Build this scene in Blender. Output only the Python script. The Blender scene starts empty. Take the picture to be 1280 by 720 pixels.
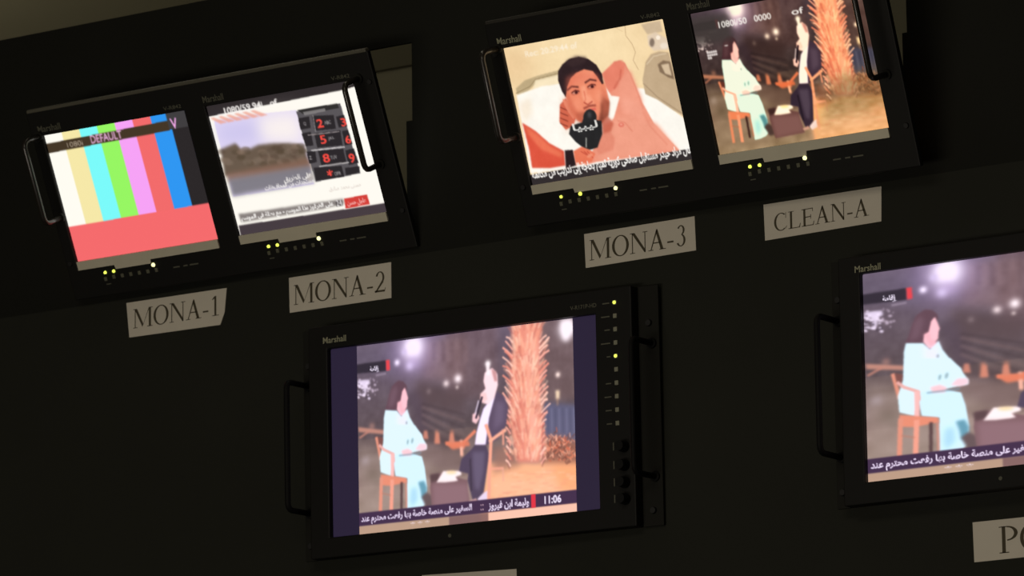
import bpy, bmesh, math, random
import numpy as np
from mathutils import Matrix, Vector

# ------------------------------------------------------------------ camera, world, lights, exposure
SC = bpy.context.scene
COL = SC.collection
BASE = 2.3                                     # height of the cladding's datum above the floor

cam_r = Vector((.8224285919, .5687234031, -.0128414196))
cam_u = Vector((.1217154429, -.153871646, .98056558552))
cam_f = Vector((-.5556946664, .8080081728, .1957708621))
cam_p = Vector((3.121949861, -4.539473123, -1.099860863 + BASE))
cd = bpy.data.cameras.new('camera')
cam = bpy.data.objects.new('camera', cd)
COL.objects.link(cam)
cam.matrix_world = Matrix(((cam_r.x, cam_u.x, -cam_f.x, cam_p.x), (cam_r.y, cam_u.y, -cam_f.y, cam_p.y),
                           (cam_r.z, cam_u.z, -cam_f.z, cam_p.z), (0, 0, 0, 1)))
cd.sensor_width = 36
cd.lens = 6150.933 / 1280 * 36
cd.clip_start = .05
cd.dof.use_dof = True
cd.dof.focus_distance = 5.35
cd.dof.aperture_fstop = 18.0
SC.camera = cam

W = bpy.data.worlds.new('room_air')
SC.world = W
W.use_nodes = True
W.node_tree.nodes['Background'].inputs[0].default_value = (1, .9, .74, 1)
W.node_tree.nodes['Background'].inputs[1].default_value = .045

def area(name, loc, target, sx, sy, power, color):
    ld = bpy.data.lights.new(name, 'AREA')
    ld.shape = 'RECTANGLE'; ld.size = sx; ld.size_y = sy; ld.energy = power; ld.color = color
    o = bpy.data.objects.new(name, ld); COL.objects.link(o)
    o.location = loc
    o.rotation_euler = (Vector(target) - Vector(loc)).to_track_quat('-Z', 'Y').to_euler()
    return o
area('ceiling_light', (.9, -3.2, 3.3), (.3, 0, 1.9), 1.6, .8, 14, (1, .88, .70))
area('front_fill_light', (.2, -4.6, .85), (.2, 0, 2.3), 2.4, .5, 36, (1, .90, .76))  # added fill, low in front, lifts the labels and down-facing strips
area('back_wall_fill_light', (-1.0, .40, 3.3), (-.3, 1.3, 2.3), 3.4, .15, 2.3, (1, .9, .70))  # added fill behind the rack to brighten the back wall

vs = SC.view_settings
vs.view_transform = 'Standard'; vs.look = 'None'; vs.exposure = 0; vs.gamma = 1; vs.use_curve_mapping = False

# ------------------------------------------------------------------ materials
def principled(name, col, rough=.6, metal=0, spec=.5, emis=None, es=0, noise=0, nscale=30, bump=0):
    m = bpy.data.materials.new(name); m.use_nodes = True
    nt = m.node_tree; b = nt.nodes['Principled BSDF']
    b.inputs['Base Color'].default_value = (*col, 1)
    b.inputs['Roughness'].default_value = rough
    b.inputs['Metallic'].default_value = metal
    b.inputs['Specular IOR Level'].default_value = spec
    if emis:
        b.inputs['Emission Color'].default_value = (*emis, 1); b.inputs['Emission Strength'].default_value = es
    if noise or bump:
        tc = nt.nodes.new('ShaderNodeTexCoord'); nz = nt.nodes.new('ShaderNodeTexNoise')
        nz.inputs['Scale'].default_value = nscale; nz.inputs['Detail'].default_value = 4
        nt.links.new(tc.outputs['Object'], nz.inputs['Vector'])
        if noise:
            mx = nt.nodes.new('ShaderNodeMix'); mx.data_type = 'RGBA'
            mx.inputs[6].default_value = tuple(c * (1 - noise) for c in col) + (1,)
            mx.inputs[7].default_value = tuple(c * (1 + noise) for c in col) + (1,)
            nt.links.new(nz.outputs['Fac'], mx.inputs[0]); nt.links.new(mx.outputs[2], b.inputs['Base Color'])
        if bump:
            bp = nt.nodes.new('ShaderNodeBump'); bp.inputs['Strength'].default_value = bump
            bp.inputs['Distance'].default_value = .001
            nt.links.new(nz.outputs['Fac'], bp.inputs['Height']); nt.links.new(bp.outputs['Normal'], b.inputs['Normal'])
    return m
M_CLAD = principled('black painted sheet', (.021, .022, .017), .8, spec=.15, noise=.15, nscale=6, bump=.05)
M_UPCLAD = principled('darker black frame', (.0125, .013, .0105), .8, spec=.12, noise=.15, nscale=6)  # upper frame is a darker black than the lower panel
M_WALL = principled('olive painted wall', (.17, .16, .105), .85, noise=.06, nscale=3)
M_WALL2 = principled('darker olive band', (.085, .078, .045), .85, noise=.06, nscale=3)
M_FLOOR = principled('dark carpet floor', (.03, .03, .03), .95, noise=.3, nscale=200)
M_CEIL = principled('ceiling paint', (.16, .15, .12), .9, noise=.05, nscale=4)
M_BEZEL = principled('black monitor plastic', (.008, .0078, .007), .55, spec=.22, bump=.05, nscale=900)
M_EAR = principled('black anodised rack metal', (.013, .013, .0105), .65, spec=.15, bump=.04, nscale=700)
M_EDGE_GLINT = principled('satin edge with painted glint', (.10, .095, .07), .5, metal=0, spec=.5)  # pale colour paints the catch light along the top edge
M_EDGE_FAINT = principled('black edge with faint painted glint', (.028, .026, .02), .5, spec=.4)  # fainter painted catch light for the second twin unit
M_ROD2 = principled('matt black rod', (.006, .006, .006), .6, spec=.12)
M_ROD = principled('black lacquered rod', (.02, .017, .014), .28, metal=0, spec=.6)
M_BTN = principled('grey rubber button', (.26, .26, .19), .6)
M_BTND = principled('dark grey small button', (.12, .12, .08), .6)
M_KNOB = principled('black knob plastic', (.004, .004, .004), .55, spec=.2)
M_LED = principled('lit yellow green lamp', (.3, .35, .05), .4, emis=(.85, .95, .12), es=1.3)
M_LEDW = principled('lit warm lamp', (.3, .35, .1), .4, emis=(1, .95, .45), es=1.6)
M_PAPER = principled('white label paper', (.70, .655, .56), .85, spec=.2, noise=.05, nscale=35)
M_INK = principled('printed black ink', (.085, .072, .045), .8, spec=.2)
M_STRIP = principled('grey reflective strip', (.66, .62, .49), .7, spec=.3, noise=.08, nscale=40)
M_PRINT = principled('pale silk screen print', (.34, .34, .23), .6)
M_PRINT2 = principled('faint silk screen print', (.10, .10, .07), .6)
M_SCREW = principled('blackened screw', (.005, .005, .005), .6, metal=0)
M_BACK = principled('dark picture border', (.02, .015, .03), .4, emis=(.022, .015, .042), es=.75)

M_PIC = bpy.data.materials.new('lit picture on the display'); M_PIC.use_nodes = True
_nt = M_PIC.node_tree; _b = _nt.nodes['Principled BSDF']
_b.inputs['Base Color'].default_value = (.01, .01, .01, 1); _b.inputs['Roughness'].default_value = .45
_b.inputs['Specular IOR Level'].default_value = .3
_a = _nt.nodes.new('ShaderNodeAttribute'); _a.attribute_name = 'picture'
_nt.links.new(_a.outputs['Color'], _b.inputs['Emission Color']); _b.inputs['Emission Strength'].default_value = 1.0

# ------------------------------------------------------------------ helpers
def link_mesh(name, bm, mat, parent=None, smooth=False):
    me = bpy.data.meshes.new(name)
    bmesh.ops.recalc_face_normals(bm, faces=bm.faces)
    bm.to_mesh(me); bm.free()
    me.materials.append(mat)
    if smooth:
        for p in me.polygons: p.use_smooth = True
    o = bpy.data.objects.new(name, me); COL.objects.link(o)
    if parent: o.parent = parent
    return o
def tag(o, label=None, cat=None, group=None, kind=None):
    if label: o['label'] = label
    if cat: o['category'] = cat
    if group: o['group'] = group
    if kind: o['kind'] = kind
    return o
def box(bm, x0, x1, y0, y1, z0, z1):
    v = [bm.verts.new((x, y, z)) for x in (x0, x1) for y in (y0, y1) for z in (z0, z1)]
    for f in ((0, 1, 3, 2), (4, 6, 7, 5), (0, 4, 5, 1), (2, 3, 7, 6), (0, 2, 6, 4), (1, 5, 7, 3)):
        bm.faces.new([v[i] for i in f])
def bevel_mod(o, w, seg=2):
    m = o.modifiers.new('bevel', 'BEVEL'); m.width = w; m.segments = seg; m.limit_method = 'ANGLE'
def one_box(name, mat, parent, x0, x1, y0, y1, z0, z1, bevel=0):
    bm = bmesh.new(); box(bm, x0, x1, y0, y1, z0, z1)
    o = link_mesh(name, bm, mat, parent)
    if bevel: bevel_mod(o, bevel)
    return o
def plate(name, mat, parent, x0, x1, z0, z1, y0, y1, holes, bevel=0):
    """a slab in the XZ plane with rectangular openings"""
    xs = sorted({x0, x1} | {h[0] for h in holes} | {h[1] for h in holes})
    zs = sorted({z0, z1} | {h[2] for h in holes} | {h[3] for h in holes})
    xs = [x for x in xs if x0 <= x <= x1]; zs = [z for z in zs if z0 <= z <= z1]
    solid = {}
    for i in range(len(xs) - 1):
        for j in range(len(zs) - 1):
            cx, cz = (xs[i] + xs[i + 1]) / 2, (zs[j] + zs[j + 1]) / 2
            solid[i, j] = not any(h[0] < cx < h[1] and h[2] < cz < h[3] for h in holes)
    bm = bmesh.new(); vc = {}
    def V(i, k, j):
        if (i, k, j) not in vc: vc[i, k, j] = bm.verts.new((xs[i], (y0, y1)[k], zs[j]))
        return vc[i, k, j]
    S = lambda i, j: solid.get((i, j), False)
    for (i, j), s in solid.items():
        if not s: continue
        bm.faces.new((V(i, 0, j), V(i + 1, 0, j), V(i + 1, 0, j + 1), V(i, 0, j + 1)))
        bm.faces.new((V(i, 1, j), V(i, 1, j + 1), V(i + 1, 1, j + 1), V(i + 1, 1, j)))
        if not S(i - 1, j): bm.faces.new((V(i, 0, j), V(i, 0, j + 1), V(i, 1, j + 1), V(i, 1, j)))
        if not S(i + 1, j): bm.faces.new((V(i + 1, 0, j), V(i + 1, 1, j), V(i + 1, 1, j + 1), V(i + 1, 0, j + 1)))
        if not S(i, j - 1): bm.faces.new((V(i, 0, j), V(i, 1, j), V(i + 1, 1, j), V(i + 1, 0, j)))
        if not S(i, j + 1): bm.faces.new((V(i, 0, j + 1), V(i + 1, 0, j + 1), V(i + 1, 1, j + 1), V(i, 1, j + 1)))
    o = link_mesh(name, bm, mat, parent)
    if bevel: bevel_mod(o, bevel)
    return o
def tube(name, mat, parent, pts, rad, seg=10):
    bm = bmesh.new(); rings = []
    pts = [Vector(p) for p in pts]
    for i, p in enumerate(pts):
        d = (pts[min(i + 1, len(pts) - 1)] - pts[max(i - 1, 0)]).normalized()
        a = d.cross(Vector((1, 0, 0)))
        if a.length < .01: a = d.cross(Vector((0, 0, 1)))
        a.normalize(); b = d.cross(a)
        rings.append([bm.verts.new(p + (a * math.cos(t) + b * math.sin(t)) * rad)
                      for t in [2 * math.pi * k / seg for k in range(seg)]])
    for q, w in zip(rings, rings[1:]):
        for k in range(seg): bm.faces.new((q[k], q[(k + 1) % seg], w[(k + 1) % seg], w[k]))
    bm.faces.new(rings[0]); bm.faces.new(rings[-1][::-1])
    return link_mesh(name, bm, mat, parent, True)
def disc(name, mat, parent, x, z, y0, y1, rad, seg=16, taper=1.0):
    """short cylinder with its axis out of the panel"""
    bm = bmesh.new()
    a = [bm.verts.new((x + rad * math.cos(2 * math.pi * k / seg), y0, z + rad * math.sin(2 * math.pi * k / seg))) for k in range(seg)]
    b = [bm.verts.new((x + rad * taper * math.cos(2 * math.pi * k / seg), y1, z + rad * taper * math.sin(2 * math.pi * k / seg))) for k in range(seg)]
    for k in range(seg): bm.faces.new((a[k], a[(k + 1) % seg], b[(k + 1) % seg], b[k]))
    bm.faces.new(a); bm.faces.new(b)
    return link_mesh(name, bm, mat, parent)
def font_tris(body, bold=0.0):
    c = bpy.data.curves.new('lettering', 'FONT'); c.body = body; c.offset = bold
    c.resolution_u = 3
    o = bpy.data.objects.new('lettering', c); COL.objects.link(o)
    bpy.context.view_layer.update()
    m = bpy.data.meshes.new_from_object(o.evaluated_get(bpy.context.evaluated_depsgraph_get()))
    m.calc_loop_triangles()
    v = np.array([q.co[:2] for q in m.vertices]).reshape(-1, 2)
    t = np.array([q.vertices[:] for q in m.loop_triangles]).reshape(-1, 3)
    bpy.data.objects.remove(o); bpy.data.curves.remove(c); bpy.data.meshes.remove(m)
    return v, t
def text_mesh(name, body, mat, parent, x0, x1, z0, z1, y, bold=0.0):
    v, t = font_tris(body, bold)
    mn, mx = v.min(0), v.max(0)
    v = (v - mn) / (mx - mn)
    bm = bmesh.new()
    vv = [bm.verts.new((x0 + a * (x1 - x0), y, z0 + b * (z1 - z0))) for a, b in v]
    for a, b, c in t:
        try: bm.faces.new((vv[a], vv[b], vv[c]))
        except ValueError: pass
    # a hair of thickness so the print is a real raised layer
    r = bmesh.ops.extrude_face_region(bm, geom=bm.faces[:])
    for e in r['geom']:
        if isinstance(e, bmesh.types.BMVert): e.co.y -= .0002
    return link_mesh(name, bm, mat, parent)

# Arabic joining
AR = {'ا': (0xFE8D, 2), 'ب': (0xFE8F, 4), 'ة': (0xFE93, 2), 'ت': (0xFE95, 4), 'ث': (0xFE99, 4), 'ج': (0xFE9D, 4), 'ح': (0xFEA1, 4),
      'خ': (0xFEA5, 4), 'د': (0xFEA9, 2), 'ر': (0xFEAD, 2), 'ز': (0xFEAF, 2), 'س': (0xFEB1, 4), 'ش': (0xFEB5, 4), 'ص': (0xFEB9, 4),
      'ض': (0xFEBD, 4), 'ط': (0xFEC1, 4), 'ع': (0xFEC9, 4), 'غ': (0xFECD, 4), 'ف': (0xFED1, 4), 'ق': (0xFED5, 4), 'ك': (0xFED9, 4),
      'ل': (0xFEDD, 4), 'م': (0xFEE1, 4), 'ن': (0xFEE5, 4), 'ه': (0xFEE9, 4), 'و': (0xFEED, 2), 'ى': (0xFEEF, 2), 'ي': (0xFEF1, 4), 'إ': (0xFE87, 2)}
def arabic(s):
    out = []
    for i, ch in enumerate(s):
        if ch not in AR: out.append(ch); continue
        b, n = AR[ch]
        prev = i > 0 and s[i - 1] in AR and AR[s[i - 1]][1] == 4
        nxt = n == 4 and i + 1 < len(s) and s[i + 1] in AR
        out.append(chr(b + (3 if prev and nxt else 1 if prev else 2 if nxt else 0)))
    return ''.join(out[::-1])

# ------------------------------------------------------------------ painting the pictures the displays show
class Canvas:
    def __init__(s, w, h, col):
        s.w, s.h = w, h
        s.a = np.ones((h, w, 3)) * np.array(col) / 255.
        s.f = lambda x, y: (x, y)
    def P(s, pts):
        q = np.array([s.f(x, y) for x, y in pts], float)
        return q * np.array([s.w, s.h])
    def mask(s, q):
        """2x2 supersampled even-odd fill"""
        m = np.zeros((s.h * 2, s.w * 2), bool); q = q * 2
        x0, y0 = np.floor(q.min(0)).astype(int); x1, y1 = np.ceil(q.max(0)).astype(int) + 1
        x0 = max(x0, 0); y0 = max(y0, 0); x1 = min(x1, s.w * 2); y1 = min(y1, s.h * 2)
        if x1 <= x0 or y1 <= y0: return m
        Y, X = np.mgrid[y0:y1, x0:x1]; X = X + .5; Y = Y + .5
        r = np.zeros(X.shape, bool)
        for (ax, ay), (bx, by) in zip(q, np.roll(q, -1, 0)):
            if ay == by: continue
            r ^= ((ay > Y) != (by > Y)) & (X < (bx - ax) * (Y - ay) / (by - ay) + ax)
        m[y0:y1, x0:x1] = r
        return m
    def down(s, m):
        return m.astype(float).reshape(s.h, 2, s.w, 2).mean((1, 3))
    def blur(s, m, r):
        if r <= 0: return m
        n = int(math.ceil(r * 2.5)); k = np.exp(-.5 * (np.arange(-n, n + 1) / r) ** 2); k /= k.sum()
        sh = m.shape
        p = np.pad(m, [(n, n), (n, n)] + [(0, 0)] * (m.ndim - 2), mode='edge')
        t = sum(k[i] * p[i:i + sh[0]] for i in range(2 * n + 1))
        return sum(k[i] * t[:, i:i + sh[1]] for i in range(2 * n + 1))
    def comp(s, m, col, al=1.0):
        m = (m * al)[..., None]; s.a = s.a * (1 - m) + np.array(col) / 255. * m
    def poly(s, pts, col, al=1.0, bl=0.0): s.comp(s.blur(s.down(s.mask(s.P(pts))), bl), col, al)
    def uvpoly(s, pts, col, al=1.0, bl=0.0):
        f, s.f = s.f, lambda x, y: (x, y); s.poly(pts, col, al, bl); s.f = f
    def ell(s, cx, cy, rx, ry, col, al=1.0, bl=0.0, rot=0):
        c, n = math.cos(rot), math.sin(rot)
        s.poly([(cx + rx * math.cos(t) * c - ry * math.sin(t) * n, cy + rx * math.cos(t) * n + ry * math.sin(t) * c)
                for t in np.linspace(0, 2 * math.pi, 24, endpoint=False)], col, al, bl)
    def line(s, pts, wd, col, al=1.0, bl=0.0):
        """polyline; wd in canvas cells"""
        q = s.P(pts); m = np.zeros((s.h * 2, s.w * 2), bool)
        for a, b in zip(q, q[1:]):
            d = b - a; L = np.hypot(*d) or 1; n = np.array([-d[1], d[0]]) / L * wd / 2; e = d / L * wd * .3
            m |= s.mask(np.array([a - e + n, b + e + n, b + e - n, a - e - n]))
        s.comp(s.blur(s.down(m), bl), col, al)
    def glow(s, cx, cy, rad, col, al=1.0):
        x, y = s.P([(cx, cy)])[0]; Y, X = np.mgrid[0:s.h, 0:s.w]
        s.comp(np.exp(-((X - x) ** 2 + (Y - y) ** 2) / (2 * rad * rad)), col, al)
    def vgrad(s, v0, v1, c0, c1, al=1.0):
        Y = (np.arange(s.h) + .5) / s.h; t = np.clip((Y - v0) / (v1 - v0), 0, 1)[:, None, None]
        m = ((Y >= v0) & (Y <= v1))[:, None, None] * al
        s.a = s.a * (1 - m) + (np.array(c0) / 255. * (1 - t) + np.array(c1) / 255. * t) * m
    def noise(s, amp, cell, seed, region=None, sx=1.0):
        r = np.random.RandomState(seed)
        n = r.rand(int(s.h / cell) + 3, int(s.w / (cell * sx)) + 3) - .5
        yy = np.arange(s.h) / cell; xx = np.arange(s.w) / (cell * sx)
        yi = yy.astype(int); xi = xx.astype(int); fy = (yy - yi)[:, None]; fx = (xx - xi)[None]
        g = n[yi][:, xi] * (1 - fy) * (1 - fx) + n[yi + 1][:, xi] * fy * (1 - fx) + n[yi][:, xi + 1] * (1 - fy) * fx + n[yi + 1][:, xi + 1] * fy * fx
        if region is not None: g = g * region
        s.a = s.a + g[..., None] * amp / 255.
    def label(s, body, x0, y0, x1, y1, h, col, al=1.0, bold=0.0, bl=0.0):
        q = s.P([(x0, y0), (x1, y1)]) / np.array([s.w, s.h]); v = (q[0, 1] + q[1, 1]) / 2
        s.text(body, q[0, 0], v - h / 2, q[1, 0], v + h / 2, col, al, bold, bl)
    def text(s, body, u0, v0, u1, v1, col, al=1.0, bold=0.0, bl=0.0):
        """lettering in the box (u0,v0)-(u1,v1) of the picture"""
        v, t = font_tris(body, bold); mn, mx = v.min(0), v.max(0); v = (v - mn) / (mx - mn)
        q = np.stack([(u0 + v[:, 0] * (u1 - u0)) * s.w, (v1 + v[:, 1] * (v0 - v1)) * s.h], 1)
        m = np.zeros((s.h * 2, s.w * 2), bool)
        for tri in t:
            p = q[tri] * 2
            x0, y0 = np.floor(p.min(0)).astype(int); x1, y1 = np.ceil(p.max(0)).astype(int) + 1
            x0 = max(x0, 0); y0 = max(y0, 0); x1 = min(x1, s.w * 2); y1 = min(y1, s.h * 2)
            if x1 <= x0 or y1 <= y0: continue
            Y, X = np.mgrid[y0:y1, x0:x1]; X = X + .5; Y = Y + .5
            r = np.zeros(X.shape, bool)
            for (ax, ay), (bx, by) in zip(p, np.roll(p, -1, 0)):
                if ay == by: continue
                r ^= ((ay > Y) != (by > Y)) & (X < (bx - ax) * (Y - ay) / (by - ay) + ax)
            m[y0:y1, x0:x1] |= r
        s.comp(s.blur(s.down(m), bl), col, al)
def homography(corners, uv=((0, 0), (1, 0), (0, 1), (1, 1))):
    """measured corner positions -> picture coordinates"""
    A = []; B = []
    for (x, y), (u, v) in zip(corners, uv):
        A += [[x, y, 1, 0, 0, 0, -u * x, -u * y], [0, 0, 0, x, y, 1, -v * x, -v * y]]; B += [u, v]
    h = np.linalg.solve(np.array(A, float), np.array(B, float))
    def f(x, y):
        d = h[6] * x + h[7] * y + 1
        return (h[0] * x + h[1] * y + h[2]) / d, (h[3] * x + h[4] * y + h[5]) / d
    return f
def view(f, ox, oy, sc, su=1.0): return lambda x, y: (lambda q: (q[0] * su, q[1]))(f(ox + x / sc, oy + y / sc))

# ---- colour bars
def paint_bars():
    c = Canvas(256, 192, (38, 35, 40))
    cols = [(255, 252, 242), (246, 232, 168), (122, 250, 250), (150, 246, 98), (246, 162, 246), (242, 106, 106), (44, 150, 242), (40, 36, 38)]
    for k, q in enumerate(cols): c.uvpoly([(k / 8, 0), (k / 8 + .126, 0), (k / 8 + .126, .7), (k / 8, .7)], q)
    c.uvpoly([(0, .68), (1, .675), (1, 1), (0, 1)], (245, 106, 108))
    c.uvpoly([(0, .065), (.86, .055), (.86, .125), (0, .135)], (66, 52, 36))
    c.uvpoly([(.858, 0), (1, 0), (1, .12), (.858, .12)], (62, 60, 62))
    c.text('DEFAULT', .31, .062, .53, .122, (250, 190, 240), .9, .02, .5)
    c.text('1080i', .14, .082, .25, .12, (225, 210, 190), .7)
    c.text('V', .875, .045, .92, .12, (245, 170, 235), bold=.02)
    c.a = c.blur(c.a, .6)
    return c
# ---- news picture with a keypad
def paint_keypad():
    c = Canvas(256, 192, (255, 250, 240))
    c.f = view(homography([(257, 131), (443, 101), (302, 303.8), (487, 274.6)]), 250, 80, 2.94)
    c.poly([(10, 140), (580, 50), (600, 80), (515, 103), (30, 190), (20, 180)], (46, 40, 42))
    c.poly([(30, 190), (515, 102), (575, 90), (690, 500), (140, 590)], (255, 251, 242))
    # landscape at left
    c.poly([(50, 205), (180, 185), (355, 170), (420, 440), (120, 485)], (225, 215, 245))
    c.poly([(55, 225), (210, 200), (250, 240), (230, 280), (75, 290)], (190, 185, 232), .6, 11)
    c.poly([(210, 195), (360, 175), (385, 290), (230, 285)], (255, 246, 238), .9, 12)
    for k in range(6):
        x = 35 + k * 30
        c.poly([(x, 196 - k * 5), (x + 14, 193 - k * 5), (x + 65, 211 - k * 5), (x + 40, 217 - k * 5)], (240, 165, 145), .8, .8)
    random.seed(3)
    c.poly([(75, 310), (130, 288), (160, 320), (215, 295), (270, 290), (330, 290), (385, 300), (400, 370), (90, 410)], (104, 88, 74), 1, 2)
    for k in range(60):
        x = random.uniform(75, 385); y = random.uniform(305, 365) - (x - 230) * .05
        q = random.choice([(90, 72, 60), (120, 104, 90), (82, 68, 52), (134, 112, 96)])
        c.ell(x, y, 16, 9, q, .5, 1)
    c.poly([(95, 400), (400, 345), (412, 385), (102, 430)], (134, 100, 84), .9, 3)
    c.poly([(102, 420), (405, 372), (420, 432), (118, 482)], (118, 115, 122), .9, 3)
    # keypad
    c.poly([(355, 175), (516, 148), (588, 402), (425, 432)], (88, 84, 88))
    c.poly([(358, 170), (505, 148), (512, 165), (380, 185)], (46, 44, 44))
    c.poly([(380, 178), (460, 165), (462, 176), (385, 190)], (140, 136, 136), .8)
    for pts in ([(412, 192), (492, 190), (500, 240), (424, 246)], [(420, 256), (516, 245), (524, 300), (432, 308)],
                [(434, 318), (526, 312), (538, 364), (446, 372)], [(418, 380), (520, 374), (530, 414), (426, 428)],
                [(500, 196), (530, 190), (542, 232), (510, 236)], [(522, 248), (545, 245), (560, 296), (532, 300)],
                [(533, 318), (565, 312), (582, 364), (546, 372)], [(532, 382), (585, 376), (586, 398), (536, 410)],
                [(362, 200), (402, 194), (408, 236), (370, 242)], [(374, 256), (408, 250), (418, 300), (390, 302)],
                [(392, 322), (424, 318), (430, 360), (402, 366)]):
        c.poly(pts, (40, 36, 40), 1, .3)
    c.line([(398, 262), (512, 250)], 1.3, (150, 140, 140)); c.line([(410, 318), (530, 306)], 1.8, (205, 200, 200))
    c.line([(440, 376), (545, 362)], 2, (170, 165, 165)); c.line([(416, 190), (426, 250)], 1.2, (150, 145, 145))
    def dig(t, x, y, w, h):
        q = c.P([(x, y)])[0] / (c.w, c.h); c.text(t, q[0], q[1], q[0] + w, q[1] + h, (250, 76, 66), bold=.02)
    dig('2', 426, 206, .042, .06); dig('3', 514, 203, .035, .058)
    dig('5', 438, 264, .04, .062); dig('6', 530, 266, .036, .058)
    dig('8', 448, 332, .045, .062); dig('9', 543, 332, .038, .065); dig('*', 464, 390, .04, .045)
    for x, y, n in ((456, 212, 'ABC'), (470, 270, 'JKL'), (478, 338, 'TUV'), (492, 397, 'OPR'), (380, 215, 'Q'), (400, 338, 'Z')):
        q = c.P([(x, y)])[0] / (c.w, c.h); c.text(n, q[0], q[1], q[0] + .013 * len(n) + .004, q[1] + .026, (190, 185, 185), .8, .02, .4)
    c.ell(405, 415, 14, 16, (190, 182, 178), .8, 1)
    # captions
    c.text('1080/59.94i   of', .11, .035, .47, .085, (255, 250, 245), .9, .03, .4)
    c.label(arabic('على الطريق'), 308, 424, 410, 408, .05, (250, 245, 240), 1, .02)
    c.label(arabic('مستجدات من المحافظات'), 238, 455, 418, 428, .045, (252, 248, 244), 1, .02)
    c.label(arabic('حسنى محمد صادق'), 475, 462, 590, 442, .035, (206, 190, 182), .9)
    c.poly([(140, 548), (525, 494), (528, 512), (450, 530), (150, 578)], (120, 112, 110), .9, 1.4)
    c.label(arabic('على القرقوز هذا الموسم - مع بطلة فى الموسم'), 150, 566, 490, 514, .05, (255, 252, 248), 1, .03)
    c.poly([(528, 493), (612, 478), (622, 514), (534, 529)], (212, 62, 56), 1, .4)
    c.label(arabic('عاجل حسن'), 540, 512, 608, 500, .045, (250, 200, 195), 1, .02)
    c.poly([(496, 502), (520, 498), (524, 518), (500, 522)], (90, 84, 84), .9)
    c.label('24', 500, 510, 520, 507, .04, (255, 250, 250))
    c.poly([(140, 590), (690, 508), (705, 545), (150, 640)], (68, 58, 64), 1, .5)
    c.a = c.blur(c.a, .55)
    return c
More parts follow.
